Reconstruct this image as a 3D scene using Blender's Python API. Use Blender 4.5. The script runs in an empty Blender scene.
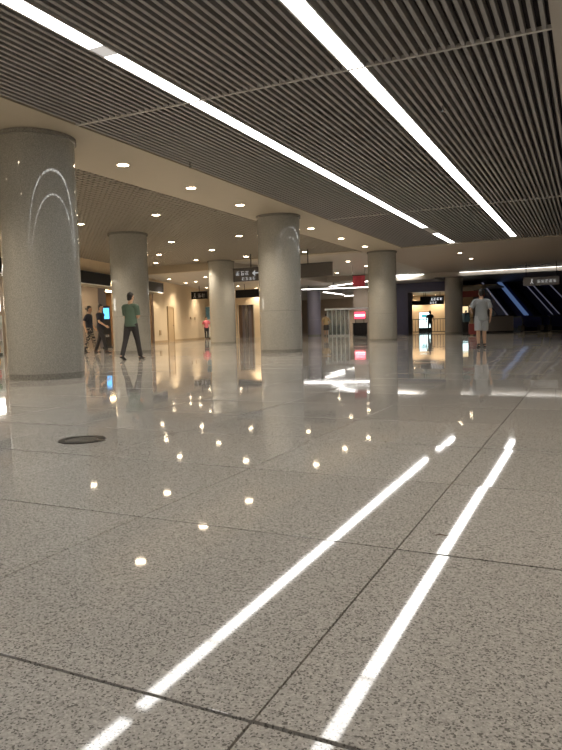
import bpy, bmesh, math, random
from mathutils import Vector, Matrix
random.seed(7)
PI = math.pi
SC = bpy.context.scene
COL = SC.collection

# ------------------------------------------------------------------ camera, world, exposure
F_PX, CX, CY, CAM_H = 648.5, 281.0, 375.0, 0.78
R_CAM = Matrix(((0.90286409, -0.00817824, 0.42984829),
                (0.4291137, 0.07857695, -0.89982615),
                (-0.02641717, 0.9968745, 0.07445371)))
EYE = Vector((0, 0, CAM_H))
cam_data = bpy.data.cameras.new('camera')
cam_data.sensor_fit = 'VERTICAL'
cam_data.sensor_height = 36.0
cam_data.lens = 36.0 * F_PX / 750.0
cam_data.clip_start = 0.05
cam_data.clip_end = 300
camera = bpy.data.objects.new('camera', cam_data)
COL.objects.link(camera)
camera.matrix_world = Matrix.Translation(EYE) @ R_CAM.to_4x4()
SC.camera = camera

world = bpy.data.worlds.new('world')
SC.world = world
world.use_nodes = True
world.node_tree.nodes['Background'].inputs[0].default_value = (0.9, 0.85, 0.8, 1)
world.node_tree.nodes['Background'].inputs[1].default_value = 0.02
SC.view_settings.view_transform = 'Standard'
SC.view_settings.look = 'None'
SC.view_settings.exposure = 0.45
SC.view_settings.gamma = 1.0
SC.view_settings.use_curve_mapping = False
SC.cycles.use_denoising = True
SC.cycles.max_bounces = 8
SC.cycles.sample_clamp_indirect = 6.0

LED = 9.5        # radiance of the linear lights
SPOT = 30.0       # radiance of the downlight discs


# pixel -> place: only a direction, the plane or the distance comes from the scene
def ray(px, py):
    return R_CAM @ Vector((px - CX, -(py - CY), -F_PX))
def on_z(px, py, z):
    d = ray(px, py)
    return EYE + d * ((z - CAM_H) / d.z)
def on_y(px, py, y):
    d = ray(px, py)
    return EYE + d * (y / d.y)
def at_depth(px, py, dep):
    return EYE + ray(px, py) * (dep / F_PX)

# ------------------------------------------------------------------ materials
MATS = {}
def nodes_of(m):
    m.use_nodes = True
    nt = m.node_tree
    return nt, nt.nodes, nt.links, nt.nodes['Principled BSDF']

def mat(name, col, rough=0.5, metal=0.0, var=0.12, scale=40.0, bump=0.0, ior=1.5, spec=0.5, alpha=1.0, trans=0.0):
    """plain painted / woven / moulded surface with a little procedural grain"""
    m = bpy.data.materials.new(name)
    nt, N, L, B = nodes_of(m)
    tc = N.new('ShaderNodeTexCoord')
    nz = N.new('ShaderNodeTexNoise'); nz.inputs['Scale'].default_value = scale; nz.inputs['Detail'].default_value = 3
    L.new(tc.outputs['Object'], nz.inputs['Vector'])
    mx = N.new('ShaderNodeMix'); mx.data_type = 'RGBA'
    mx.inputs[6].default_value = tuple(c * (1 - var) for c in col) + (1,)
    mx.inputs[7].default_value = tuple(min(1, c * (1 + var)) for c in col) + (1,)
    L.new(nz.outputs['Fac'], mx.inputs[0])
    L.new(mx.outputs[2], B.inputs['Base Color'])
    B.inputs['Roughness'].default_value = rough
    B.inputs['Metallic'].default_value = metal
    B.inputs['IOR'].default_value = ior
    B.inputs['Specular IOR Level'].default_value = spec
    B.inputs['Alpha'].default_value = alpha
    B.inputs['Transmission Weight'].default_value = trans
    if bump:
        bp = N.new('ShaderNodeBump'); bp.inputs['Strength'].default_value = bump; bp.inputs['Distance'].default_value = 0.002
        L.new(nz.outputs['Fac'], bp.inputs['Height']); L.new(bp.outputs['Normal'], B.inputs['Normal'])
    MATS[name] = m
    return m

def emit(name, col, strength):
    m = bpy.data.materials.new(name)
    m.use_nodes = True
    nt = m.node_tree
    nt.nodes.clear()
    e = nt.nodes.new('ShaderNodeEmission'); o = nt.nodes.new('ShaderNodeOutputMaterial')
    e.inputs[0].default_value = col + (1,); e.inputs[1].default_value = strength
    nt.links.new(e.outputs[0], o.inputs[0])
    MATS[name] = m
    return m

TILE_X0, TILE_PX = -0.60, 1.10
TILE_Y0, TILE_PY = 2.15, 0.975
def granite(name, base, dark, light, rough, sc1, tile=False, spec=0.5, coat=0.0):
    m = bpy.data.materials.new(name)
    nt, N, L, B = nodes_of(m)
    geo = N.new('ShaderNodeNewGeometry')
    v1 = N.new('ShaderNodeTexVoronoi'); v1.inputs['Scale'].default_value = sc1
    L.new(geo.outputs['Position'], v1.inputs['Vector'])
    sep = N.new('ShaderNodeSeparateColor'); L.new(v1.outputs['Color'], sep.inputs[0])
    r1 = N.new('ShaderNodeValToRGB'); r1.color_ramp.interpolation = 'CONSTANT'
    e = r1.color_ramp.elements
    e[0].position = 0; e[0].color = dark + (1,)
    e[1].position = 0.16; e[1].color = base + (1,)
    a = e.new(0.45); a.color = tuple(c * 0.86 for c in base) + (1,)
    a = e.new(0.62); a.color = tuple(c * 1.08 for c in base) + (1,)
    a = e.new(0.86); a.color = light + (1,)
    L.new(sep.outputs[0], r1.inputs[0])
    n2 = N.new('ShaderNodeTexNoise'); n2.inputs['Scale'].default_value = sc1 * 0.35; n2.inputs['Detail'].default_value = 4
    L.new(geo.outputs['Position'], n2.inputs['Vector'])
    mr = N.new('ShaderNodeMapRange'); mr.inputs[1].default_value = 0.3; mr.inputs[2].default_value = 0.7; mr.inputs[3].default_value = 0.82; mr.inputs[4].default_value = 1.12
    L.new(n2.outputs['Fac'], mr.inputs[0])
    mul = N.new('ShaderNodeVectorMath'); mul.operation = 'SCALE'
    L.new(r1.outputs[0], mul.inputs[0]); L.new(mr.outputs[0], mul.inputs['Scale'])
    out = mul.outputs[0]
    if tile:   # each slab of stone has its own tone
        sp = N.new('ShaderNodeSeparateXYZ'); L.new(geo.outputs['Position'], sp.inputs[0])
        cb = N.new('ShaderNodeCombineXYZ')
        for ax, o0, p in (('X', TILE_X0, TILE_PX), ('Y', TILE_Y0, TILE_PY)):
            s = N.new('ShaderNodeMath'); s.operation = 'SUBTRACT'; s.inputs[1].default_value = o0
            d = N.new('ShaderNodeMath'); d.operation = 'DIVIDE'; d.inputs[1].default_value = p
            f = N.new('ShaderNodeMath'); f.operation = 'FLOOR'
            L.new(sp.outputs[ax], s.inputs[0]); L.new(s.outputs[0], d.inputs[0]); L.new(d.outputs[0], f.inputs[0]); L.new(f.outputs[0], cb.inputs[ax])
        wn = N.new('ShaderNodeTexWhiteNoise'); L.new(cb.outputs[0], wn.inputs['Vector'])
        m2 = N.new('ShaderNodeMapRange'); m2.inputs[3].default_value = 0.93; m2.inputs[4].default_value = 1.07
        L.new(wn.outputs['Value'], m2.inputs[0])
        mu2 = N.new('ShaderNodeVectorMath'); mu2.operation = 'SCALE'
        L.new(out, mu2.inputs[0]); L.new(m2.outputs[0], mu2.inputs['Scale'])
        out = mu2.outputs[0]
    L.new(out, B.inputs['Base Color'])
    B.inputs['Roughness'].default_value = rough
    B.inputs['Specular IOR Level'].default_value = spec
    B.inputs['Coat Weight'].default_value = coat
    B.inputs['Coat Roughness'].default_value = 0.03
    MATS[name] = m
    return m

granite('floor_granite', (0.455, 0.438, 0.412), (0.195, 0.187, 0.174), (0.555, 0.535, 0.505), 0.04, 230, tile=True, spec=0.42)
granite('column_granite', (0.350, 0.342, 0.310), (0.305, 0.297, 0.267), (0.374, 0.364, 0.332), 0.03, 150, spec=0.3)
granite('column_skirt', (0.25, 0.242, 0.22), (0.18, 0.174, 0.158), (0.30, 0.29, 0.264), 0.15, 110)
mat('grout', (0.055, 0.05, 0.045), 0.8)
mat('slat_paint', (0.275, 0.262, 0.255), 0.45, var=0.05)
mat('rail_paint', (0.50, 0.48, 0.455), 0.45, var=0.04)
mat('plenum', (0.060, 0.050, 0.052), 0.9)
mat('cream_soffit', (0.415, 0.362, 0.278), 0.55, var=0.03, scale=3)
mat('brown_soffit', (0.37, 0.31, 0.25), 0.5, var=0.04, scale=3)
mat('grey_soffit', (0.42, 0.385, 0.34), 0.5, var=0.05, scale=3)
mat('cell_paint', (0.34, 0.305, 0.25), 0.55, var=0.05)
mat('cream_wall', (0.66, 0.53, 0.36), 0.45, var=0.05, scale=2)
mat('warm_wall', (0.60, 0.44, 0.27), 0.5, var=0.06, scale=2)
mat('tan_door', (0.42, 0.30, 0.17), 0.45)
mat('brown_wood', (0.10, 0.058, 0.034), 0.4, var=0.25, scale=12)
mat('dark_metal', (0.028, 0.027, 0.030), 0.35, metal=0.3)
mat('sign_black', (0.012, 0.012, 0.014), 0.5, spec=0.2)
mat('sign_grey', (0.16, 0.15, 0.145), 0.25, metal=0.5)
mat('navy_panel', (0.060, 0.066, 0.13), 0.3, var=0.08, scale=3)
mat('dark_wall', (0.13, 0.112, 0.12), 0.45, var=0.1, scale=2)
mat('far_wall', (0.42, 0.34, 0.27), 0.5, var=0.1, scale=2)
mat('lilac_column', (0.26, 0.24, 0.29), 0.3, var=0.08, scale=30)
mat('steel', (0.42, 0.42, 0.43), 0.25, metal=0.9)
mat('white_paint', (0.72, 0.75, 0.74), 0.35, var=0.04)
mat('downlight_trim', (0.75, 0.72, 0.66), 0.4)
mat('bronze_ring', (0.055, 0.052, 0.046), 0.35, metal=0.6)
mat('cover_stone', (0.10, 0.095, 0.085), 0.25, var=0.3, scale=160)
mat('rubber', (0.012, 0.012, 0.014), 0.4)
mat('escalator_side', (0.05, 0.052, 0.085), 0.25, metal=0.4)
mat('escalator_glass', (0.09, 0.10, 0.26), 0.08, spec=0.8)
mat('escalator_step', (0.06, 0.055, 0.055), 0.4, metal=0.5)
mat('parapet', (0.26, 0.245, 0.24), 0.4)
mat('letter_dim', (0.55, 0.56, 0.60), 0.5)
emit('led_white', (1.0, 0.985, 0.95), LED)
emit('led_dim', (1.0, 0.93, 0.85), LED * 0.048)
mat('led_off', (0.45, 0.44, 0.42), 0.4)
emit('led_far', (1.0, 0.96, 0.90), 12.0)
emit('led_thin', (1.0, 0.96, 0.90), 4.0)
emit('spot_warm', (1.0, 0.80, 0.55), SPOT)
emit('letter_white', (0.95, 0.97, 1.0), 0.8)
emit('letter_soft', (0.95, 0.95, 0.93), 0.3)
emit('red_led', (1.0, 0.06, 0.10), 2.2)
emit('red_led_core', (1.0, 0.45, 0.50), 4.0)
emit('screen_cyan', (0.05, 0.45, 0.50), 0.8)
emit('screen_white', (0.70, 0.98, 1.0), 2.0)
emit('screen_blue', (0.10, 0.45, 0.95), 2.0)
emit('shop_glow', (1.0, 0.74, 0.40), 24.0)
emit('advert_warm', (1.0, 0.75, 0.42), 0.9)
emit('shop_white', (1.0, 0.93, 0.80), 7.0)
emit('strip_blue', (0.18, 0.30, 0.62), 0.24)
emit('strip_lilac', (0.55, 0.56, 0.75), 0.11)
mat('red_sheet', (0.70, 0.09, 0.14), 0.6)
mat('red_board', (0.30, 0.05, 0.045), 0.5)

# ------------------------------------------------------------------ mesh builder
class MB:
    def __init__(s):
        s.v = []; s.f = []
    def add(s, vs, fs):
        o = len(s.v); s.v += [tuple(v) for v in vs]; s.f += [tuple(i + o for i in f) for f in fs]
        return s
    def box(s, x0, x1, y0, y1, z0, z1):
        vs = [(x, y, z) for z in (z0, z1) for y in (y0, y1) for x in (x0, x1)]
        return s.add(vs, [(0, 2, 3, 1), (4, 5, 7, 6), (0, 1, 5, 4), (2, 6, 7, 3), (0, 4, 6, 2), (1, 3, 7, 5)])
    def obox(s, c, ax, ay, az, hx, hy, hz):
        """box about centre c with unit axes and half sizes"""
        c, ax, ay, az = map(Vector, (c, ax, ay, az))
        vs = [c + ax * hx * i + ay * hy * j + az * hz * k for k in (-1, 1) for j in (-1, 1) for i in (-1, 1)]
        return s.add(vs, [(0, 2, 3, 1), (4, 5, 7, 6), (0, 1, 5, 4), (2, 6, 7, 3), (0, 4, 6, 2), (1, 3, 7, 5)])
    def bar(s, a, b, w, h, up=(0, 0, 1)):
        a, b = Vector(a), Vector(b); d = (b - a); l = d.length; d.normalize()
        sx = d.cross(Vector(up)).normalized(); uz = sx.cross(d)
        return s.obox((a + b) / 2, sx, d, uz, w / 2, l / 2, h / 2)
    def lathe(s, prof, n=32, cx=0, cy=0, cap=True):
        vs = []; fs = []
        for r, z in prof:
            vs += [(cx + r * math.cos(2 * PI * k / n), cy + r * math.sin(2 * PI * k / n), z) for k in range(n)]
        for i in range(len(prof) - 1):
            for k in range(n):
                a = i * n + k; b = i * n + (k + 1) % n
                fs.append((a, b, b + n, a + n))
        if cap:
            fs.append(tuple(reversed(range(n)))); fs.append(tuple(range((len(prof) - 1) * n, len(prof) * n)))
        return s.add(vs, fs)
    def prism(s, pts, axis_vec):
        """closed polygon pts (3D) pushed along axis_vec"""
        n = len(pts); av = Vector(axis_vec)
        vs = [Vector(p) for p in pts] + [Vector(p) + av for p in pts]
        fs = [tuple(reversed(range(n))), tuple(range(n, 2 * n))] + [(i, (i + 1) % n, (i + 1) % n + n, i + n) for i in range(n)]
        return s.add(vs, fs)
    def tube(s, pts, rad, n=10, lat=(1, 0, 0), flat=''):
        """lofted limb: rad per point is r or (lateral, depth)"""
        pts = [Vector(p) for p in pts]; lat = Vector(lat)
        rings = []
        P = [pts[0]] + pts + [pts[-1]]
        vs = []; fs = []
        rr = [r if isinstance(r, tuple) else (r, r) for r in rad]
        seq = []
        for i, p in enumerate(pts):
            t = (pts[min(i + 1, len(pts) - 1)] - pts[max(i - 1, 0)]).normalized()
            seq.append((p, t, rr[i]))
        t0, t1 = seq[0][1], seq[-1][1]
        a, b = seq[0], seq[-1]
        def dome(e, sgn):
            p, t, r = e; m = min(r)
            return [(p + t * sgn * m * 0.55, t, (r[0] * 0.8, r[1] * 0.8)), (p + t * sgn * m * 0.85, t, (r[0] * 0.42, r[1] * 0.42))]
        seq = ([] if 'a' in flat else list(reversed(dome(a, -1)))) + seq + ([] if 'b' in flat else dome(b, 1))
        for p, t, r in seq:
            x = lat - t * lat.dot(t)
            if x.length < 0.05: x = Vector((0, 1, 0)) - t * t.y
            x.normalize(); y = t.cross(x)
            vs += [p + x * r[0] * math.cos(2 * PI * k / n) + y * r[1] * math.sin(2 * PI * k / n) for k in range(n)]
        m = len(seq)
        for i in range(m - 1):
            for k in range(n):
                q = i * n + k; w = i * n + (k + 1) % n
                fs.append((q, w, w + n, q + n))
        fs.append(tuple(reversed(range(n)))); fs.append(tuple(range((m - 1) * n, m * n)))
        return s.add(vs, fs)
    def ball(s, c, r, n=12, m=8):
        c = Vector(c); r = r if isinstance(r, tuple) else (r, r, r)
        vs = [c + Vector((0, 0, -r[2]))]; fs = []
        for i in range(1, m):
            th = PI * i / m
            vs += [c + Vector((r[0] * math.sin(th) * math.cos(2 * PI * k / n), r[1] * math.sin(th) * math.sin(2 * PI * k / n), -r[2] * math.cos(th))) for k in range(n)]
        vs.append(c + Vector((0, 0, r[2])))
        for k in range(n):
            fs.append((0, 1 + (k + 1) % n, 1 + k))
        for i in range(m - 2):
            for k in range(n):
                a = 1 + i * n + k; b = 1 + i * n + (k + 1) % n
                fs.append((a, b, b + n, a + n))
        l = len(vs) - 1; o = 1 + (m - 2) * n
        for k in range(n):
            fs.append((l, o + k, o + (k + 1) % n))
        return s.add(vs, fs)
    def mesh(s, name, m, smooth=False):
        me = bpy.data.meshes.new(name)
        me.from_pydata(s.v, [], s.f)
        bm = bmesh.new(); bm.from_mesh(me); bmesh.ops.recalc_face_normals(bm, faces=bm.faces); bm.to_mesh(me); bm.free()
        me.materials.append(MATS[m])
        if smooth:
            for p in me.polygons: p.use_smooth = True
            me.set_sharp_from_angle(angle=math.radians(40))
        return me
    def build(s, name, m, parent=None, smooth=False):
        return link(name, s.mesh(name, m, smooth), parent)

def link(name, data, parent=None):
    o = bpy.data.objects.new(name, data); COL.objects.link(o)
    if parent: o.parent = parent
    return o
def tag(o, label=None, cat=None, group=None, kind=None):
    if label: o['label'] = label
    if cat: o['category'] = cat
    if group: o['group'] = group
    if kind: o['kind'] = kind
    return o
def thing(name, label, cat, loc=(0, 0, 0), rz=0.0, group=None):
    o = bpy.data.objects.new(name, None); COL.objects.link(o)
    o.empty_display_size = 0.1
    o.location = loc; o.rotation_euler = (0, 0, rz)
    return tag(o, label, cat, group)
def copy_tree(o, parent=None):
    c = o.copy(); COL.objects.link(c); c.parent = parent
    for ch in o.children: copy_tree(ch, c)
    return c
def struct(name, mb, m, smooth=False):
    return tag(mb.build(name, m, None, smooth), kind='structure')

# ------------------------------------------------------------------ big dimensions (metres)
H = 4.06                       # underside of the main ceiling
XL, XR = -7.42, -0.42          # slatted bay
BEAM = -9.36                   # far edge of the cream beam over the columns
YB, Y28, Y44 = -9.0, 28.0, 43.6
ZLOW = 3.66                    # lower ceiling of the side zone and the far end
LX1, LX2 = -5.20, -2.74        # the two lines of light
XS = -16.2                     # edge of the lower ceiling
RX = 7.5                       # right-hand wall

# ------------------------------------------------------------------ floor
floor = struct('floor', MB().box(-46, RX, YB, 76, -0.12, -0.022), 'grout')
def row_y(j):
    return TILE_Y0 + TILE_PY * j if j >= 0 else (1.08 if j == -1 else 1.08 + TILE_PY * (j + 1))
tiles = []
i0, i1 = int((-46 - TILE_X0) / TILE_PX), int((RX - TILE_X0) / TILE_PX)
j0, j1 = -11, 74
for i in range(i0, i1):
    for j in range(j0, j1):
        x0 = TILE_X0 + i * TILE_PX; y0 = row_y(j); y1 = row_y(j + 1)
        tiles.append((x0, x0 + TILE_PX, y0, y1))
GAP = 0.003
def tile_size(t):
    """how large a slab shows: apparent size falls with distance squared on a receding floor"""
    x, y = (t[0] + t[1]) / 2, (t[2] + t[3]) / 2
    q = R_CAM.transposed() @ (Vector((x, y, 0)) - EYE)
    if q.z > -0.4: return 0
    u = CX + F_PX * q.x / -q.z; v = CY - F_PX * q.y / -q.z
    if not (-330 < u < 562 + 330 and v < 1250): return 0
    return 1.0 / q.z ** 2
tiles.sort(key=tile_size, reverse=True)
tile_meshes = {}
far = MB()
for n, (x0, x1, y0, y1) in enumerate(tiles):
    rx, ry = random.gauss(0, 0.0015), random.gauss(0, 0.0015)
    w, d = (x1 - x0) / 2 - GAP, (y1 - y0) / 2 - GAP * 1.8
    if n < 290:
        k = round(y1 - y0, 3)
        if k not in tile_meshes:
            b = 0.0012
            mb = MB().add([(-w, -d, -0.021), (w, -d, -0.021), (w, d, -0.021), (-w, d, -0.021),
                           (-w, -d, -b * 0.5), (w, -d, -b * 0.5), (w, d, -b * 0.5), (-w, d, -b * 0.5),
                           (-w + b, -d + b, 0), (w - b, -d + b, 0), (w - b, d - b, 0), (-w + b, d - b, 0)],
                          [(0, 1, 5, 4), (1, 2, 6, 5), (2, 3, 7, 6), (3, 0, 4, 7), (4, 5, 9, 8), (5, 6, 10, 9), (6, 7, 11, 10), (7, 4, 8, 11), (8, 9, 10, 11), (3, 2, 1, 0)])
            tile_meshes[k] = mb.mesh('tile', 'floor_granite')
        o = link('tile', tile_meshes[k], floor)
        o.location = ((x0 + x1) / 2, (y0 + y1) / 2, 0.0)
        o.rotation_euler = (rx, ry, 0)
    else:
        cx_, cy_ = (x0 + x1) / 2, (y0 + y1) / 2
        z = lambda a, b_: a * -ry + b_ * rx
        vs = [(cx_ + a, cy_ + b_, z(a, b_)) for a, b_ in ((-w, -d), (w, -d), (w, d), (-w, d))]
        vs += [(p[0], p[1], -0.021) for p in vs]
        far.add(vs, [(0, 1, 2, 3), (0, 4, 5, 1), (1, 5, 6, 2), (2, 6, 7, 3), (3, 7, 4, 0)])
tag(far.build('tile_field', 'floor_granite', floor), kind='stuff')

# ------------------------------------------------------------------ ceiling over the main bay
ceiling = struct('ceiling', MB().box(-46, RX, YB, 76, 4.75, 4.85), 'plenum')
RAILS = [-1.6, 8.22, 19.25, Y28]
SL_W, SL_P, SL_H = 0.048, 0.112, 0.10
slat_meshes = {}
def slat(x, y0, y1):
    k = (round(y0, 2), round(y1, 2))
    if k not in slat_meshes:
        c = 0.004; w = SL_W / 2
        sec = [(-w + c, 0), (w - c, 0), (w, c), (w, SL_H), (-w, SL_H), (-w, c)]
        slat_meshes[k] = MB().prism([(a, y0, b) for a, b in sec], (0, y1 - y0, 0)).mesh('slat', 'slat_paint')
    o = link('slat', slat_meshes[k], ceiling)
    o.location = (x, 0, H)
xs = []
n = int((XR - XL) / SL_P)
for k in range(n):
    x = XR - 0.075 - k * SL_P
    if x < XL + 0.03: break
    if min(abs(x - LX1), abs(x - LX2)) < 0.165: continue
    xs.append(x)
for k in range(len(RAILS) - 1):
    for x in xs:
        slat(x, RAILS[k] + 0.02, RAILS[k + 1] - 0.02)
back = MB()
for x in xs: back.box(x - SL_W / 2, x + SL_W / 2, YB, RAILS[0] - 0.02, H, H + SL_H)
tag(back.build('slat_field', 'slat_paint', ceiling), kind='stuff')
for y in RAILS[:-1]:
    MB().box(XL, XR, y - 0.022, y + 0.022, H - 0.006, H + 0.04).build('cross_rail', 'rail_paint', ceiling)
# the sprinkler heads between slats
for px, py in ((520, 225), (190, 162), (443, 105)):
    p = on_z(px, py, H)
    mb = MB().lathe([(0.012, H - 0.09), (0.012, H + 0.1)], 8, p.x, p.y).lathe([(0.03, H - 0.10), (0.03, H - 0.09)], 10, p.x, p.y)
    tag(mb.build('sprinkler', 'steel'), {520: 'short metal sprinkler poking below the slats near the far crossbeam', 190: 'short metal sprinkler poking below the slats beside the cream beam', 443: 'short metal sprinkler poking below the slats between ceiling light and right beam'}[px], 'sprinkler', 'sprinkler heads under the slats')

# beams
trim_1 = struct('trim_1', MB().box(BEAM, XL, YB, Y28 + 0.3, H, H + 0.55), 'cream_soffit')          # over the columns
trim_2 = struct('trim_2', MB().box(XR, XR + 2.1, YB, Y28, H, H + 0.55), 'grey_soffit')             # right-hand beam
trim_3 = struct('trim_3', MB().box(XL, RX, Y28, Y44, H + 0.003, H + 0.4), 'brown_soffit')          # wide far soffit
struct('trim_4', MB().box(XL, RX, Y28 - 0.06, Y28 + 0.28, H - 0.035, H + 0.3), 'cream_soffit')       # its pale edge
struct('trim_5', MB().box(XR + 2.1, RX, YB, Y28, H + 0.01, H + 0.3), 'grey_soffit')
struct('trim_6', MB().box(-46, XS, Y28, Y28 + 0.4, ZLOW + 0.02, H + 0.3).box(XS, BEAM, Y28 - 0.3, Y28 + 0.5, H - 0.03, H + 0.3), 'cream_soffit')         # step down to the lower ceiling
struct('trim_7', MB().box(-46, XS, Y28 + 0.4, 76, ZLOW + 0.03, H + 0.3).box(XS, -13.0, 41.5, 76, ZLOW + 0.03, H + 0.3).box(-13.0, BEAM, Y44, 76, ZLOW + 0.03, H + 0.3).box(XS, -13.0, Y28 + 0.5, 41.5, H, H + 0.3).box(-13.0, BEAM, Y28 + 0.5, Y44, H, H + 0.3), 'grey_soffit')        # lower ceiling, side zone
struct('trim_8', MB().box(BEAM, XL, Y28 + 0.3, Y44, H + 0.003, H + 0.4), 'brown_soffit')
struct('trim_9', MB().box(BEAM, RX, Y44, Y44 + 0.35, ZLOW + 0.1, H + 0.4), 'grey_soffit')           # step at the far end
struct('trim_10', MB().box(BEAM, RX, Y44 + 0.35, 76, ZLOW + 0.12, ZLOW + 0.4), 'dark_wall')

# open-cell grid ceiling of the side bay
grid = MB()
gx0, gx1, gy0, gy1, gp = -30.0, BEAM, YB, Y28, 0.17
k = 0
x = gx1 - 0.01
while x > gx0:
    grid.box(x - 0.020, x + 0.020, gy0, gy1, H + 0.01, H + 0.038); x -= gp
y = gy0
while y < gy1:
    grid.box(gx0, gx1, y - 0.020, y + 0.020, H + 0.012, H + 0.036); y += gp
side_ceiling = tag(grid.build('ceiling_grid', 'cell_paint'), kind='structure')
tag(side_ceiling, kind='structure')

# ------------------------------------------------------------------ the lines of light
def line_light(x, segs, label):
    t = thing('linear_light', label, 'ceiling light', (x, 0, H))
    y0 = min(s[0] for s in segs); y1 = max(s[1] for s in segs)
    for sx in (-1, 1):
        MB().box(sx * 0.118 - 0.012, sx * 0.118 + 0.012, y0, y1, 0.0, 0.10).build('housing_edge', 'rail_paint', t)
    MB().box(-0.106, 0.106, y0, y1, 0.03, 0.09).build('housing', 'rail_paint', t)
    for a, b, m in segs:
        MB().box(-0.105, 0.105, a + 0.006, b - 0.006, 0.006, 0.028).build('diffuser', m, t)
    return t
def segs_of(y0, y1, step=1.85):
    n_ = max(1, round((y1 - y0) / step)); d_ = (y1 - y0) / n_
    return [(y0 + i * d_, y0 + (i + 1) * d_, 'led_white') for i in range(n_)]
line_light(LX1, segs_of(YB + 0.5, 6.15) + [(6.15, 6.42, 'led_dim')] + segs_of(6.42, 8.22) + segs_of(8.22, 22.75) + [(22.75, 24.5, 'led_off')] + segs_of(24.5, 27.7),
           'long white light line beside the cream beam, with a dark gap near its end')
line_light(LX2, segs_of(YB + 0.5, 8.22) + segs_of(8.22, 27.2), 'unbroken long white line of light in the slats nearest the right-hand beam')

# ------------------------------------------------------------------ downlights
def make_downlight():
    t = thing('downlight', 'x', 'downlight')
    MB().lathe([(0.098, 0.02), (0.098, -0.004), (0.112, -0.010), (0.125, -0.006), (0.125, 0.02)], 24, cap=False).build('trim_ring', 'downlight_trim', t, True)
    MB().lathe([(0.096, -0.003), (0.096, 0.015)], 24).build('lamp', 'spot_warm', t)
    ld = bpy.data.lights.new('spot_lamp', 'SPOT'); ld.energy = 240; ld.color = (1.0, 0.86, 0.68); ld.spot_size = 2.2; ld.spot_blend = 0.8; ld.shadow_soft_size = 0.05
    o = bpy.data.objects.new('spot_lamp', ld); COL.objects.link(o); o.parent = t; o.location = (0, 0, -0.03)
    return t
proto = make_downlight(); used = [False]
def downlight(p, label, group, scale=1.0):
    t = proto if not used[0] else copy_tree(proto)
    used[0] = True
    scale *= 1.1; t.location = p; t.scale = (scale, scale, scale)
    tag(t, label, 'downlight', group)
    return t
for px, py in ((123, 165), (191, 188), (240, 205), (311, 228.5), (341, 238.5), (365, 246.5)):
    p = on_z(px, py, H)
    downlight(p, 'unseen warm downlight added in the cream beam over the granite columns', 'downlights in the cream beam')
for y in (5.6, 2.6, -0.4, -3.4, -6.4):  # beside and behind the camera, added to light the near floor
    downlight((-8.5, y, H), 'unseen warm downlight added in the cream beam over the granite columns', 'downlights in the cream beam')
for y in (-6.5, 3.5, 10.0, 16.0, 22.0):  # out of view, added to brighten the right soffit and near floor
    downlight((0.65, y, H), 'unseen fill downlight added in the grey right-hand beam', 'added unseen downlights in the right-hand beam')
for px, py in ((80.5, 224), (156, 215), (171.4, 242), (159, 254.6), (156, 263), (196, 260), (212, 250), (239, 236), (246, 256.6), (304.6, 252)):
    downlight(on_z(px, py, H + 0.01), 'unseen warm downlight added in the open-cell ceiling over the side bay', 'downlights in the open-cell ceiling')
for x, y in ((-11.4, 10.5), (-14.2, 10.5), (-11.4, 5.5), (-14.2, 5.5), (-17, 10.5), (-17, 5.5), (-17, 15.5), (-11.4, 0.5), (-14.2, 0.5)):  # extra lamps out of sight, added for their light on the floor
    downlight((x, y, H + 0.01), 'unseen warm downlight added in the open-cell ceiling over the side bay', 'downlights in the open-cell ceiling')
for px, py in ((169, 279), (196, 281.6), (205.6, 277), (238, 286), (256, 288)):
    downlight(on_z(px, py, ZLOW + 0.03), 'round warm downlight in the plain lower ceiling past the stepped beam', 'downlights in the lower ceiling')
for px, py in ((348, 261.5), (366, 266), (337, 273)):
    downlight(on_z(px, py, H), 'round warm downlight in the grey ceiling behind the tan column with the red sign', 'downlights over the booth approach')
for px in (333.5, 358):
    p = on_y(px, 298, 66.0)
    downlight((p.x, 66.0, ZLOW + 0.03), 'round warm downlight at the very end of the hall above the white booth', 'downlights at the end of the hall')
for px, py in ((460, 253), (471, 258.6)):
    downlight(on_z(px, py, H), 'round warm downlight in the wide brown far soffit', 'downlights in the far soffit', 0.9)

# ------------------------------------------------------------------ columns
def column(x, y, r, top, label, m='column_granite', split=1.25, joint=0.002):
    t = thing('column', label, 'column', (x, y, 0))
    MB().lathe([(r - 0.006, 0), (r - 0.006, 0.10)], 72).build('skirting', 'column_skirt', t, True)
    MB().lathe([(r, 0.10), (r, split - joint)], 72).build('lower_drum', m, t, True)
    MB().lathe([(r, split + joint), (r, top - 0.07)], 72).build('upper_drum', m, t, True)
    MB().lathe([(r + 0.035, top - 0.07), (r + 0.035, top - 0.004)], 72).build('collar', 'column_skirt', t, True)
    return t
column(-8.53, 8.42, 0.636, H, 'thick speckled granite column with glossy arched reflections, widest of all', joint=0.0)
column(-8.44, 17.76, 0.635, H, 'speckled granite column standing behind the walking man, before the wide overhead board')
column(-8.62, 29.05, 0.645, H, 'tan granite column beside the red lit sign and white glass booth')
column(-8.30, 44.6, 0.58, ZLOW + 0.12, 'small far granite column between the navy portal and the man in grey')
column(-14.27, 18.04, 0.635, H + 0.01, 'warm lit granite column right behind the man in the green shirt')
column(-16.40, 27.83, 0.63, H + 0.01, 'tan granite column in front of the cream wall and its hanging direction sign')
column(-19.45, 47.0, 0.52, ZLOW + 0.03, 'lilac grey far column beside the person in beige', 'lilac_column')

# ------------------------------------------------------------------ outer walls
struct('wall_right', MB().box(RX, RX + 0.2, YB, 76, 0, 4.8), 'cream_wall')
struct('wall_back', MB().box(-46, RX, YB - 0.2, YB, 0, 4.8), 'cream_wall')
struct('wall_far', MB().box(-46, RX, 75.8, 76, 0, 4.8), 'far_wall')

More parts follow.
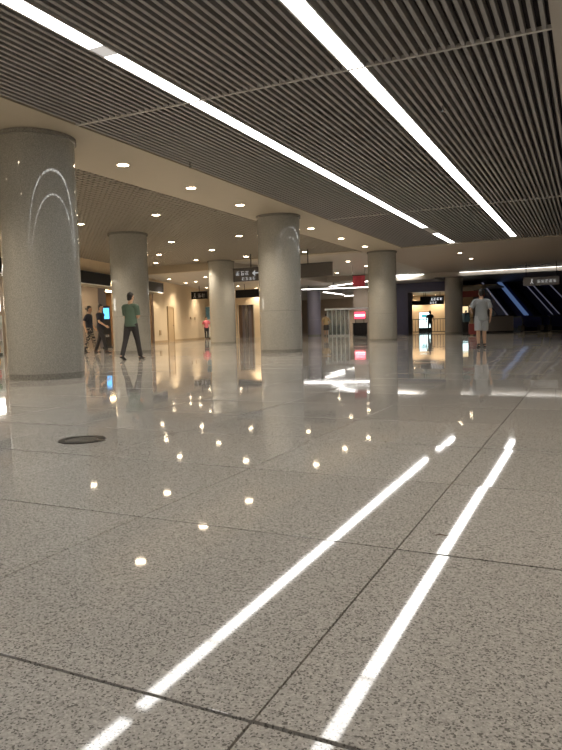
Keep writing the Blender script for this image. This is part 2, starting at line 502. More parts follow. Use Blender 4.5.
# the angled shop side: line L through P0 with direction U, inwards normal points to the hall
P0 = Vector((-20.5, 22.5, 0)); U = Vector((-0.245, 0.9695, 0)).normalized(); NV = Vector((U.y, -U.x, 0))   # NV points to the hall
def L(s, off=0.0, z=0.0):
    return P0 + U * s + NV * off + Vector((0, 0, z))
def lbox(mb, s0, s1, o0, o1, z0, z1):
    c = L((s0 + s1) / 2, (o0 + o1) / 2, (z0 + z1) / 2)
    return mb.obox(c, U, NV, (0, 0, 1), (s1 - s0) / 2, (o1 - o0) / 2, (z1 - z0) / 2)
struct('wall_left', lbox(MB(), -34, 8.25, -3.6, -3.4, 0, 4.8), 'warm_wall')
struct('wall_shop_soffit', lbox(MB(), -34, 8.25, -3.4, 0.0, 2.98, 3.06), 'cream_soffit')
struct('wall_shop_header', lbox(MB(), -34, 8.25, -0.25, 0.0, 3.06, 4.7), 'cream_wall')
for s0, s1, m, nm in ((1.55, 2.35, 'dark_wall', 'wall_pier'), (7.92, 8.25, 'brown_wood', 'wall_pier'), (-5.2, -4.6, 'far_wall', 'wall_pier'), (-14.0, -13.4, 'far_wall', 'wall_pier')):
    struct(nm, lbox(MB(), s0, s1, -3.4, 0.0, 0, 2.98), m)
struct('trim_11', lbox(MB(), -34, 8.25, 0.0, 0.06, 2.82, 2.96), 'cream_soffit')
sg = thing('fascia_sign', 'long black signboard over the shopfronts behind the green-shirted man', 'sign', L(0, 0.0, 2.95), math.atan2(U.y, U.x))
MB().box(-9.0, 9.5, -0.16, -0.06, 0.0, 0.52).build('board', 'sign_black', sg)
MB().box(-9.0, 9.5, -0.17, -0.05, 0.52, 0.545).build('top_edge', 'dark_metal', sg)
MB().box(-9.0, 9.5, -0.17, -0.05, -0.03, 0.0).build('bottom_edge', 'white_paint', sg)
# lit shop ceilings
for i, (s0, s1, lb, m) in enumerate(((-4.2, 1.4, 'warm lit ceiling panel inside the shop behind the walking pair', 'shop_glow'), (2.8, 7.2, 'warm lit ceiling panel inside the shop next to the brown pier', 'shop_glow'), (-12.8, -5.6, 'bright white ceiling panel in the shop behind the thick column', 'shop_white'))):
    t = thing('ceiling_panel', lb, 'ceiling light', L((s0 + s1) / 2, -1.7, 2.975), math.atan2(U.y, U.x))
    hl = (s1 - s0) / 2
    MB().box(-hl, hl, -0.35, 0.35, -0.03, 0.0).build('frame', 'white_paint', t)
    MB().box(-hl + 0.05, hl - 0.05, -0.3, 0.3, -0.036, -0.03).build('diffuser', m, t)

# goods in the first shop
def goods(s, off, w, dz, rows, label):
    t = thing('display_shelf', label, 'shelf', L(s, off), math.atan2(U.y, U.x))
    for sx in (-1, 1):
        MB().box(sx * w / 2 - 0.02, sx * w / 2 + 0.02, -0.2, 0.2, 0, rows * dz + 0.1).build('side_panel', 'white_paint', t)
    MB().box(-w / 2, w / 2, 0.18, 0.2, 0, rows * dz + 0.1).build('back_panel', 'white_paint', t)
    for r in range(rows):
        MB().box(-w / 2 + 0.02, w / 2 - 0.02, -0.19, 0.18, 0.08 + r * dz, 0.11 + r * dz).build('shelf_board', 'white_paint', t)
    return t
PACK = [mat('pack_red', (0.45, 0.06, 0.04)), mat('pack_brown', (0.28, 0.14, 0.06)), mat('pack_gold', (0.65, 0.42, 0.12)), mat('pack_green', (0.08, 0.22, 0.10))]
PK = ['pack_red', 'pack_brown', 'pack_gold', 'pack_green']
PN = ['red', 'brown', 'gold', 'green']
def box_mesh(m, w, d, h):
    b = 0.006
    return MB().prism([(-w / 2 + b, -d / 2, 0), (w / 2 - b, -d / 2, 0), (w / 2, -d / 2, b), (w / 2, -d / 2, h - b), (w / 2 - b, -d / 2, h), (-w / 2 + b, -d / 2, h), (-w / 2, -d / 2, h - b), (-w / 2, -d / 2, b)], (0, d, 0)).mesh('pack', m)
pm = {m: box_mesh(m, 0.2, 0.24, 0.26) for m in PK}
for si, s in enumerate((-7.0, -5.95)):
    goods(s, -0.5, 1.0, 0.45, 3, ['white shop shelf with bright packets, standing farther from the pier, behind the thick column', 'white shop shelf with bright packets, against the pier behind the thick column'][si])
    for r in range(3):
        for c in range(4):
            q = random.randrange(4)
            o = link('packet', pm[PK[q]])
            o.location = L(s - 0.36 + c * 0.24, -0.52, 0.111 + r * 0.45); o.rotation_euler = (0, 0, math.atan2(U.y, U.x) + random.uniform(-.1, .1))
            tag(o, '%s packet standing on a white shelf in the shop behind the thick column' % PN[q], 'packet', '%s packets on the shop shelves' % PN[q])
t = thing('light_box', 'bright white illuminated box over the shop shelves behind the thick column', 'light box', L(-6.5, -0.45, 1.58), math.atan2(U.y, U.x))
MB().box(-1.0, 1.0, -0.16, 0.16, 0, 0.55).build('case', 'white_paint', t)
MB().box(-0.96, 0.96, -0.17, -0.161, 0.04, 0.51).build('face', 'shop_white', t)

# upright screen kiosk by the pier, and a narrow bin beside
def kiosk(p, rz, label, h=1.75, w=0.55, screen='screen_blue', zs=(1.1, 1.65)):
    t = thing('screen_kiosk', label, 'kiosk', p, rz)
    MB().box(-w / 2 - 0.05, w / 2 + 0.05, -0.2, 0.2, 0, 0.06).build('base', 'dark_metal', t)
    kb = MB().box(-w / 2, w / 2, -0.06, 0.06, 0.06, h).build('body', 'dark_metal', t)
    MB().box(-w / 2 + 0.05, w / 2 - 0.05, -0.07, -0.061, zs[0], zs[1]).build('screen', screen, kb)
    MB().box(-w / 2 + 0.1, w / 2 - 0.1, -0.075, -0.061, 0.5, 0.62).build('slot_panel', 'steel', kb)
    return t
pk = L(1.30, 0.5); 
kiosk(pk, math.atan2(-pk.x, pk.y) , 'slim dark kiosk with a glowing blue screen behind the walking pair', 1.95, 0.36, 'screen_blue', (1.35, 1.85))

# ------------------------------------------------------------------ cream wall past the shops
W0 = Vector((-22.75, 30.55, 0)); W1 = Vector((-26.9, 43.6, 0))
WU = (W1 - W0).normalized(); WN = Vector((WU.y, -WU.x, 0))
def wpt(a, off=0.0, z=0.0):
    return W0 + WU * a + WN * off + Vector((0, 0, z))
def wbox(mb, a0, a1, o0, o1, z0, z1):
    return mb.obox(wpt((a0 + a1) / 2, (o0 + o1) / 2, (z0 + z1) / 2), WU, WN, (0, 0, 1), (a1 - a0) / 2, (o1 - o0) / 2, (z1 - z0) / 2)
WLEN = (W1 - W0).length
struct('wall_side', wbox(MB(), 0, WLEN, -0.3, 0, 0, ZLOW + 0.03), 'cream_wall')
struct('baseboard_side', wbox(MB(), 0, WLEN, 0, 0.025, 0, 0.13), 'tan_door')
d1 = tag(thing('door_1', None, None, (0, 0, 0)), kind='structure')
leaf = wbox(MB(), 3.05, 4.15, 0.0, 0.05, 0, 2.12).build('leaf', 'tan_door', d1)
for a in (3.0, 4.15): wbox(MB(), a - 0.05, a + 0.05, 0.0, 0.08, 0, 2.2).build('jamb', 'tan_door', d1)
wbox(MB(), 2.95, 4.2, 0.0, 0.08, 2.12, 2.22).build('lintel', 'tan_door', d1)
wbox(MB(), 3.95, 4.07, 0.05, 0.1, 1.0, 1.04).build('door_handle', 'steel', leaf)
tag(wbox(MB(), 1.35, 1.6, 0.0, 0.05, 0.45, 0.75).build('wall_socket_box', 'tan_door'), 'small tan socket box low on the cream wall before the door', 'socket box')
for a in (8.2, 9.3):
    tag(wbox(MB(), a, a + 0.18, 0.0, 0.04, 1.45, 1.63).build('wall_switch', 'tan_door'), 'small tan switch plate on the cream wall past the door', 'switch', 'switch plates on the cream wall')
# wall washer: the lamp of the downlight nearest to the wall
def wall_spot(p, power, size=1.2):
    ld = bpy.data.lights.new('spot_lamp', 'SPOT'); ld.energy = power; ld.color = (1.0, 0.80, 0.52); ld.spot_size = size; ld.spot_blend = 0.7; ld.shadow_soft_size = 0.06
    o = bpy.data.objects.new('spot_lamp', ld); COL.objects.link(o); o.location = p
    return o
dl = downlight(wpt(4.3, 0.9, ZLOW + 0.03), 'round warm downlight washing the cream wall above the tan door', None)
sp = wall_spot((0, 0, -0.02), 260); sp.parent = dl
dl2 = downlight(wpt(9.5, 0.9, ZLOW + 0.03), 'round warm downlight washing the cream wall past the switch plates', None)
sp2 = wall_spot((0, 0, -0.02), 40); sp2.parent = dl2

# wall facing us at the end of the side zone, with the shuttered doorway
YW = 43.6
struct('wall_end', MB().box(-27.1, -24.35, YW, YW + 0.3, 0, ZLOW + 0.03).box(-23.0, -20.9, YW, YW + 0.3, 0, ZLOW + 0.03).box(-24.35, -23.0, YW, YW + 0.3, 2.5, ZLOW + 0.03), 'cream_wall')
d2 = tag(thing('door_2', None, None), kind='structure')
for i in range(5):
    x0 = -24.35 + i * 0.27
    MB().box(x0 + 0.015, x0 + 0.255, YW + 0.14 + 0.05 * (i % 2), YW + 0.19 + 0.05 * (i % 2), 0, 2.5).build('panel', ['brown_wood', 'dark_wall', 'sign_grey', 'dark_wall', 'brown_wood'][i], d2)
for x0 in (-24.42, -23.0):
    MB().box(x0, x0 + 0.07, YW - 0.03, YW, 0, 2.55).build('jamb', 'cream_soffit', d2)

# ------------------------------------------------------------------ lettering made of little strokes, like the far blurred characters
def glyphs(n_, size, gap, seed, thick=0.09, depth=0.012):
    """n characters in the xz plane, standing off y=0 towards -y"""
    rnd = random.Random(seed); mb = MB()
    for i in range(n_):
        x0 = i * (size + gap); t_ = size * thick
        def hbar(z, a=0.05, b=0.95): mb.box(x0 + size * a, x0 + size * b, -depth, 0, size * z - t_ / 2, size * z + t_ / 2)
        def vbar(x, a=0.05, b=0.95): mb.box(x0 + size * x - t_ / 2, x0 + size * x + t_ / 2, -depth * 1.1, 0, size * a, size * b)
        hbar(0.92 if rnd.random() < .5 else 0.8); hbar(0.52, rnd.choice((0.05, 0.25)), rnd.choice((0.75, 0.95))); hbar(0.1, 0.1, 0.9)
        vbar(rnd.choice((0.3, 0.5)), 0.05, 0.98); vbar(rnd.choice((0.1, 0.75, 0.88)), 0.1, 0.6)
        if rnd.random() < .6: hbar(0.3, 0.2, 0.8)
    return mb
def hang_sign(name, label, p, w, h, rods, ztop, board='sign_black', letters=None, lmat='letter_white', rz=0.0):
    """sign hung on rods; p is the centre of its lower edge"""
    t = thing(name, label, 'sign', p, rz)
    bd = MB().box(-w / 2, w / 2, -0.05, 0.05, 0, h).build('board', board, t)
    MB().box(-w / 2 - 0.02, w / 2 + 0.02, -0.06, 0.06, h, h + 0.03).build('top_edge', 'dark_metal', t)
    for r in rods:
        MB().lathe([(0.022, h + 0.03), (0.022, ztop - p[2])], 10, r, 0).build('rod', 'dark_metal', t)
    for mb, x, z, m in (letters or []):
        o = mb.build('lettering', m, bd); o.location = (x, -0.051, z)
    return t
def arrow(size):
    return MB().box(0.35 * size, size, -0.012, 0, 0.42 * size, 0.58 * size).prism([(0, 0, 0.5 * size), (0.45 * size, 0, 0.1 * size), (0.45 * size, 0, 0.9 * size)], (0, -0.012, 0))
def walker(size):
    mb = MB().ball((0.5 * size, -0.006, 0.88 * size), (0.12 * size, 0.01, 0.12 * size), 10, 6)
    mb.bar((0.5 * size, -0.006, 0.75 * size), (0.45 * size, -0.006, 0.4 * size), 0.2 * size, 0.012, (0, 1, 0))
    mb.bar((0.45 * size, -0.006, 0.42 * size), (0.2 * size, -0.006, 0.02 * size), 0.11 * size, 0.012, (0, 1, 0))
    mb.bar((0.48 * size, -0.006, 0.42 * size), (0.75 * size, -0.006, 0.02 * size), 0.11 * size, 0.012, (0, 1, 0))
    return mb
# wide overhead board behind the second column
pa, pb = on_y(234, 283, 26.0), on_y(332.5, 277, 26.0)
hang_sign('overhead_board', 'wide grey overhead board hung on rods behind the middle granite column', ((pa.x + pb.x) / 2, 26.0, 2.86), pb.x - pa.x, 0.57,
          (-1.5, 1.28), H, 'sign_grey',
          [(glyphs(3, 0.19, 0.05, 4), -2.25, 0.26, 'letter_soft'), (arrow(0.34), -1.42, 0.17, 'letter_soft'), (glyphs(4, 0.14, 0.04, 9), -1.95, 0.04, 'letter_soft')])
# small direction sign before the cream wall
p = on_y(199.5, 299, 38.0)
hang_sign('direction_sign', 'small black direction sign with pale marks before the cream wall', (p.x, 38.0, p.z), 1.25, 0.48, (0.0,), ZLOW + 0.03, 'sign_black',
          [(walker(0.34), -0.5, 0.07, 'letter_dim'), (glyphs(2, 0.26, 0.06, 3), -0.1, 0.1, 'letter_dim')])
p = on_y(247.5, 297.5, 38.5)
hang_sign('black_sign', 'blank black hanging sign over the shuttered doorway', (p.x, 38.5, p.z), 1.75, 0.5, (-0.2,), ZLOW + 0.03, 'sign_black')
mat('poster_blue', (0.16, 0.36, 0.52), 0.4, var=0.5, scale=6)
# blue poster and the person under it
p = on_y(209.5, 314, 42.5)
t = thing('poster_stand', 'tall blue and white poster stand by the end of the cream wall', 'poster', (p.x, 42.5, 0))
MB().box(-0.35, 0.35, -0.03, 0.03, 0.1, 2.45).build('board', 'white_paint', t)
MB().box(-0.31, 0.31, -0.036, -0.031, 1.5, 2.4).build('picture', 'poster_blue', t)
for sx in (-1, 1): MB().box(sx * 0.28 - 0.03, sx * 0.28 + 0.03, -0.25, 0.25, 0, 0.1).build('foot', 'dark_metal', t)

# ------------------------------------------------------------------ far middle zone
def strip(a, b, w, label, m='led_far', th=0.05):
    a, b = Vector(a), Vector(b); c = (a + b) / 2; d = b - a
    t = thing('strip_light', label, 'ceiling light', c, math.atan2(d.y, d.x))
    hl = d.length / 2
    MB().box(-hl, hl, -w / 2 - 0.02, w / 2 + 0.02, 0, th).build('housing', 'rail_paint', t)
    MB().box(-hl + 0.01, hl - 0.01, -w / 2, w / 2, -0.012, 0).build('diffuser', m, t)
    if abs(c.z - 3.45) < 1e-3:                                     # these hang from the lower ceiling
        for q in (-0.8, 0.8): MB().box(q * hl - 0.015, q * hl + 0.015, -0.015, 0.015, th, ZLOW + 0.03 - c.z).build('hanger', 'dark_metal', t)
    return t
zf = 3.45
strip(on_z(302, 289.5, zf), on_z(369, 287, zf), 0.34, 'long white strip light above the white booth')
strip(on_z(330, 286.5, zf), on_z(369, 281, zf), 0.15, 'slanting white strip light next to the red banner')
strip(on_z(324, 292, zf), on_z(343, 294.6, zf), 0.22, 'short white strip light pointing away over the booth roof')
strip(on_z(345, 296, zf), on_z(369, 294.3, zf), 0.3, 'white strip light at the end of the hall past the booth')
struct('wall_middle', MB().box(-34, -16.0, 68.0, 68.2, 0, ZLOW), 'far_wall')
struct('wall_middle_side', MB().box(-16.2, -16.0, 48.0, 68.0, 0, ZLOW), 'navy_panel')
# white glazed booth
pb0 = at_depth(329, 336, 46.8); pb0.z = 0
t = thing('glass_booth', 'white framed glass booth with a thin flat roof beside the person in beige', 'booth', (pb0.x + 0.75, pb0.y, 0), 0.40)
for sy in (0, 1.2):
    for k in range(6 if sy == 0 else 2):
        xk = -0.75 + (k * 0.3 if sy == 0 else k * 1.5)
        MB().box(xk - 0.035, xk + 0.035, sy - 0.035, sy + 0.035, 0.06, 1.85).build('post', 'white_paint', t)
    MB().box(-0.8, 0.8, sy - 0.045, sy + 0.045, 0.0, 0.09).build('bottom_rail', 'white_paint', t)
MB().box(-0.95, 2.3, -0.2, 1.4, 1.85, 1.97).build('roof', 'white_paint', t)
mat('booth_glass', (0.35, 0.42, 0.40), 0.08, alpha=0.35)
MB().box(-0.75, 0.75, -0.008, 0.008, 0.09, 1.85).build('pane', 'booth_glass', t)
MB().box(-0.75, 0.75, 1.192, 1.208, 0.09, 1.85).build('pane', 'booth_glass', t)
MB().box(-0.5, 0.5, 0.5, 0.95, 0.0, 0.75).build('desk', 'dark_wall', t)
# red lit sign on a black counter
pr = at_depth(360, 336, 47.5)
t = thing('counter', 'black counter under the glowing red sign', 'counter', (pr.x, pr.y, 0), 0.4)
MB().box(-0.5, 0.5, -0.3, 0.3, 0.05, 0.85).build('body', 'rubber', t)
MB().box(-0.56, 0.56, -0.36, 0.36, 0.85, 0.9).build('top', 'dark_metal', t)
MB().box(-0.46, 0.46, -0.25, 0.25, 0.0, 0.05).build('plinth', 'dark_metal', t)
MB().box(-0.44, -0.02, -0.315, -0.3, 0.1, 0.8).build('front_panel', 'dark_metal', t)
MB().box(0.02, 0.44, -0.315, -0.3, 0.1, 0.8).build('front_panel', 'dark_metal', t)
t = thing('led_sign', 'glowing red sign standing on the black counter', 'sign', (pr.x, pr.y, 0.9), 0.4)
for sx in (-1, 1): MB().box(sx * 0.3 - 0.02, sx * 0.3 + 0.02, -0.02, 0.02, 0, 0.28).build('post', 'dark_metal', t)
MB().box(-0.42, 0.42, -0.05, 0.05, 0.28, 0.82).build('case', 'dark_metal', t)
MB().box(-0.40, 0.40, -0.056, -0.051, 0.30, 0.80).build('face', 'red_led', t)
MB().box(-0.36, 0.36, -0.062, -0.057, 0.48, 0.62).build('bright_line', 'red_led_core', t)
# red banner stands for a red patch near the ceiling, its form a guess
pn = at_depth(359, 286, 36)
t = thing('sheet', 'rippled red banner hanging from the ceiling above the red lit sign', 'sheet', (pn.x, pn.y, 2.86), 0.42)
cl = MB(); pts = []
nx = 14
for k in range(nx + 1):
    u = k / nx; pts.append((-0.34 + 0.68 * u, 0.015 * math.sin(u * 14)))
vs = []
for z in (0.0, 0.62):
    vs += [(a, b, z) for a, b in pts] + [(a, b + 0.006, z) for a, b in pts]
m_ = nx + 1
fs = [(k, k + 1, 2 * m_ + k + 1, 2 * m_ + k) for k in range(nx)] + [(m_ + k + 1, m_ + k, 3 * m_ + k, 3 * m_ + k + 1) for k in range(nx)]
cl.add(vs, fs).build('cloth', 'red_sheet', t)
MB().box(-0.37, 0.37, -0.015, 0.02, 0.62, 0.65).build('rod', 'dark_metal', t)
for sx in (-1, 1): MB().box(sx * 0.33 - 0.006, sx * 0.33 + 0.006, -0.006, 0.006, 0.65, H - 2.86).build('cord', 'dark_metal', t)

# ------------------------------------------------------------------ navy portal with the lit hall behind
YP = 47.0
xa = on_y(397, 300, YP).x; xb = on_y(408, 300, YP).x; xc = on_y(450, 300, YP).x
zb = on_y(420, 292, YP).z; zt = on_y(420, 280, YP).z
struct('wall_booth', MB().box(-16.2, xa - 0.6, YP, YP + 1.2, 0, ZLOW + 0.03), 'far_wall')
struct('wall_portal', MB().box(xa - 0.6, xb, YP, YP + 1.2, 0, ZLOW + 0.12).box(xb, xc, YP, YP + 1.2, zb, ZLOW + 0.12), 'navy_panel')
YQ = 60.0
struct('wall_portal_end', MB().box(-16.0, -4.0, YQ, YQ + 0.2, 0, 4.7), 'warm_wall')
tag(MB().box(xb - 4, xc + 3, YP + 1.4, YQ, 3.3, 3.4).build('trim_12', 'cream_soffit'), kind='structure')
pl = on_z(415, 275.5, H - 0.3); 
strip(on_z(396, 276.6, H - 0.05), on_z(441, 274.9, H - 0.05), 2.4, 'broad white ceiling panel in front of the navy portal', 'led_far', 0.04)
for px in (414, 436):
    p = on_y(px, 312, YQ - 0.6)
    d_ = downlight((p.x, YQ - 0.6, 3.3), 'round warm downlight washing the wall behind the navy portal', 'downlights behind the navy portal')
    s_ = wall_spot((0, 0, -0.02), 60, 1.9); s_.parent = d_
p = on_y(425, 325, YQ - 1.0); p2 = on_y(425, 312.5, YQ - 1.0)
t = thing('advert_screen', 'bright cyan and white advert screen on the wall behind the railing', 'screen', (p.x, YQ - 1.0, 0), 0.1)
wS = 10.5 * YQ / F_PX
MB().box(-wS / 2 - 0.06, wS / 2 + 0.06, -0.05, 0.1, 0, p2.z + 0.06).build('case', 'dark_metal', t)
MB().box(-wS / 2, wS / 2, -0.057, -0.051, p.z - 0.25, p2.z).build('screen', 'screen_white', t)
MB().box(-wS * 0.3, wS * 0.15, -0.064, -0.058, p2.z - 0.42, p2.z - 0.2).build('picture', 'screen_cyan', t)
# black hanging signs
p = on_y(419, 305, YP + 2.5)
hang_sign('lower_black_sign', 'low black hanging sign with one white mark inside the navy portal', (p.x, YP + 2.5, p.z), 1.45, 0.3, (-0.5, 0.5), 3.3, 'sign_black', [(walker(0.22), 0.35, 0.04, 'letter_white')])
p = on_y(432, 304.5, YP + 1.8)
hang_sign('upper_black_sign', 'black hanging sign with white characters inside the navy portal', (p.x, YP + 1.8, p.z), 1.75, 0.58, (-0.6, 0.6), 3.3, 'sign_black',
          [(walker(0.22), 0.0 - 0.1, 0.28, 'letter_white'), (glyphs(3, 0.19, 0.05, 21), 0.12, 0.3, 'letter_white'), (glyphs(3, 0.14, 0.05, 23), -0.15, 0.06, 'letter_white')])
# railing
x0r, x1r = on_y(410, 330, YP + 1.5).x, on_y(446, 330, YP + 1.5).x
t = thing('railing', 'dark metal railing with thin upright bars across the navy portal', 'railing', ((x0r + x1r) / 2, YP + 1.5, 0))
hw = (x1r - x0r) / 2
for z in (0.08, 1.02): MB().box(-hw, hw, -0.025, 0.025, z, z + 0.05).build('rail', 'dark_metal', t)
for xk in (-hw, hw): MB().box(xk - 0.04, xk + 0.04, -0.04, 0.04, 0, 1.08).build('post', 'dark_metal', t)
nb = 13
for k in range(1, nb): MB().box(-hw + 2 * hw * k / nb - 0.014, -hw + 2 * hw * k / nb + 0.014, -0.012, 0.012, 0.13, 1.02).build('baluster', 'dark_metal', t)

# ------------------------------------------------------------------ far right: strip of light, escalators, sign
strip(on_y(459.5, 272.3, Y44 - 0.1), on_y(459.5, 272.3, Y44 - 0.1) + Vector((14.0, 0, 0)), 0.10, 'thin white strip light along the edge above the escalators', 'led_thin', 0.05)
struct('wall_escalator', MB().box(-9.3, RX, 59.0, 59.2, 0, ZLOW + 0.12), 'dark_wall')
vent = thing('vent_grille', 'dark slotted vent in the brown soffit above the escalators', 'vent', tuple(on_y(529, 264.5, 42.4)[:2]) + (H,))
MB().box(-1.2, 1.2, -0.7, 0.7, -0.012, 0.002).build('backing', 'rubber', vent)
for k in range(14): MB().box(-1.15 + k * 0.177, -1.09 + k * 0.177, -0.65, 0.65, -0.035, -0.012).build('slat', 'slat_paint', vent)

ED = Vector((-0.507, 0.859, 0)).normalized(); EN = Vector((ED.y, -ED.x, 0))      # up direction on plan, and to the right of it
TAN = math.tan(math.radians(30))
def escalator(base, label, lit, wide=1.45):
    """base: floor point on the centre line where the incline starts"""
    t = thing('escalator', label, 'escalator', base, math.atan2(ED.y, ED.x))
    Lr = 8.6; zr = Lr * TAN
    hw_ = wide / 2
    for k, sy in enumerate((1, -1)):
        y0, y1 = sorted((sy * (hw_ - 0.12), sy * hw_))
        MB().prism([(-2.3, y0, 0), (0.3, y0, 0), (Lr, y0, zr - 0.25), (Lr, y0, zr + 0.25), (-0.1, y0, 0.28), (-2.3, y0, 0.28)], (0, y1 - y0, 0)).build('side_truss', 'escalator_side', t)
        ym = (y0 + y1) / 2
        pts = [(-2.05, ym - 0.012, 0.28), (-0.1, ym - 0.012, 0.28), (Lr, ym - 0.012, zr + 0.25), (Lr, ym - 0.012, zr + 1.05), (-0.25, ym - 0.012, 0.98), (-2.05, ym - 0.012, 0.98)]
        for q in range(1, 8):
            a = PI / 2 + PI * q / 8
            pts.append((-2.05 + 0.35 * math.cos(a), ym - 0.012, 0.63 + 0.35 * math.sin(a)))
        bal = MB().prism(pts, (0, 0.024, 0)).build('balustrade', 'escalator_glass', t)
        path = [(Lr, ym, zr + 1.09), (-0.25, ym, 1.02), (-2.05, ym, 1.02)] + [(-2.05 + 0.39 * math.cos(PI / 2 + PI * q / 8), ym, 0.63 + 0.39 * math.sin(PI / 2 + PI * q / 8)) for q in range(1, 8)] + [(-1.7, ym, 0.24)]
        hr = MB()
        for a, b in zip(path[:-1], path[1:]): hr.bar(a, b, 0.075, 0.05, (0, 1, 0))
        hr.build('handrail', 'rubber', bal)
        col, wd = lit[k]
        if col:
            a = (0.2, sy * hw_ * 1.0, 0.50); b = (Lr, sy * hw_ * 1.0, zr + 0.40)
            MB().bar((-0.1, ym, 0.98 + 0.16), (Lr, ym, zr + 1.05 + 0.16), wd, 0.05, (0, 0, 1)).build('light_strip', col, bal)
        MB().box(-2.42, -2.0, ym - 0.14, ym + 0.14, 0.05, 0.42).build('newel', 'sign_grey', t)
    MB().box(-2.3, 0.0, -hw_ + 0.12, hw_ - 0.12, 0, 0.03).build('landing_plate', 'steel', t)
    for k in range(24):
        xk = 0.1 + k * 0.35
        MB().box(xk, xk + 0.34, -hw_ + 0.12, hw_ - 0.12, max(0, xk * TAN - 0.3), xk * TAN + 0.12).build('step', 'escalator_step', t)
    return t
def esc_base(px):
    q = on_z(px, 329.5, 0); q = at_depth(px, 327, 46.5); q.z = 0
    return q
b1 = esc_base(516.5); b2 = esc_base(542.5); b3 = esc_base(568)
escalator(b1, 'dark escalator with a blue lit handrail edge, nearest the man in grey', (('strip_lilac', 0.10), ('strip_blue', 0.34)), 1.5)
escalator(b2, 'dark escalator under the hanging exit sign, between two others', ((None, 0), ('strip_lilac', 0.05)), 1.5)
escalator(b3, 'dark escalator farthest from the man in grey', (('strip_lilac', 0.05), ('strip_lilac', 0.05)), 1.5)
# low grey parapet beside the first escalator
pp0, pp1 = at_depth(486, 333, 43.5), at_depth(513, 332, 43.5)
t = thing('parapet_wall', 'low dark grey parapet between the man in grey and the escalators', 'parapet', ((pp0.x + pp1.x) / 2, (pp0.y + pp1.y) / 2, 0), math.atan2(pp1.y - pp0.y, pp1.x - pp0.x))
hl = (pp1 - pp0).length / 2
MB().box(-hl, hl, -0.08, 0.08, 0, 1.08).build('panel', 'parapet', t)
MB().box(-hl, hl, -0.11, 0.11, 1.08, 1.14).build('cap', 'dark_metal', t)
MB().box(-hl, hl, -0.1, 0.1, 0, 0.1).build('plinth', 'dark_metal', t)
# exit sign hanging before the escalators
p = on_y(541, 285.2, 40.0)
hang_sign('exit_sign', 'grey hanging sign with pale characters in front of the escalators', (p.x, 40.0, p.z), 1.9, 0.46, (-0.8, 0.8), H, 'sign_grey',
          [(walker(0.28), -0.62, 0.1, 'letter_soft'), (glyphs(5, 0.17, 0.04, 31), -0.2, 0.14, 'letter_soft')])
# red board and small advert behind the man in grey
p = on_y(472, 297, 50.0)
t = thing('red_signboard', 'dull red signboard on posts behind the man in grey', 'sign', (p.x, 50.0, 0))
MB().box(-0.9, 0.9, -0.05, 0.05, p.z, p.z + 0.45).build('board', 'red_board', t)
for sx in (-1, 1): MB().box(sx * 0.8 - 0.04, sx * 0.8 + 0.04, -0.04, 0.04, 0, p.z).build('post', 'dark_metal', t)
p = on_y(465, 322, 49.0)
t = thing('advert_stand', 'narrow lit advert stand between the far column and the man in grey', 'advert', (p.x, 49.0, 0))
MB().box(-0.28, 0.28, -0.06, 0.06, 0, 2.0).build('case', 'dark_metal', t)
MB().box(-0.24, 0.24, -0.067, -0.061, 0.8, 1.3).build('screen', 'screen_white', t)
MB().box(-0.24, 0.24, -0.067, -0.061, 1.38, 1.9).build('poster', 'advert_warm', t)

# ------------------------------------------------------------------ small things on the floor
pc = on_z(82, 440, 0)
t = thing('floor_cover', 'round floor cover with a dark ring set into the polished tiles', 'floor cover', (pc.x, pc.y, 0.0))
MB().lathe([(0.115, 0.0005), (0.115, 0.004)], 40).build('disc', 'cover_stone', t)
MB().lathe([(0.118, 0.001), (0.118, 0.006), (0.165, 0.006), (0.165, 0.001)], 48, cap=False).build('ring', 'bronze_ring', t, True)
MB().box(0.13, 0.2, -0.02, 0.02, 0.002, 0.010).build('latch', 'steel', t)
pt = on_z(442, 536.5, 0)
tw = MB().tube([(-0.022, 0, 0.004), (-0.006, 0.003, 0.006), (0.01, -0.002, 0.004), (0.026, 0.002, 0.004)], [0.002, 0.0025, 0.0025, 0.0015], 6)
o = tw.build('twig', 'brown_wood'); o.location = (pt.x, pt.y, 0.001); o.rotation_euler = (0, 0, 0.35)
tag(o, 'tiny dark twig lying on the polished floor', 'twig')

# ------------------------------------------------------------------ people
mat('skin', (0.52, 0.32, 0.21), 0.5, var=0.05)
mat('skin_dim', (0.45, 0.28, 0.19), 0.5, var=0.05)
mat('hair_black', (0.012, 0.010, 0.010), 0.45, var=0.4, scale=90)
mat('eye_dark', (0.01, 0.008, 0.008), 0.2)
mat('lip', (0.36, 0.12, 0.10), 0.5)

def fuse(mb, name, m, parent, voxel):
    """one continuous surface from overlapping limbs"""
    me = bpy.data.meshes.new('tmp'); me.from_pydata(mb.v, [], mb.f)
    bm = bmesh.new(); bm.from_mesh(me); bmesh.ops.recalc_face_normals(bm, faces=bm.faces); bm.to_mesh(me); bm.free()
    o = bpy.data.objects.new('tmp', me); COL.objects.link(o)
    r = o.modifiers.new('r', 'REMESH'); r.mode = 'VOXEL'; r.voxel_size = voxel
    s = o.modifiers.new('s', 'SMOOTH'); s.factor = 0.5; s.iterations = 3
    dg = bpy.context.evaluated_depsgraph_get()
    out = bpy.data.meshes.new_from_object(o.evaluated_get(dg))
    bpy.data.objects.remove(o); bpy.data.meshes.remove(me)
    out.materials.clear(); out.materials.append(MATS[m])
    for p_ in out.polygons: p_.use_smooth = True
    out.name = name
    return link(name, out, parent)

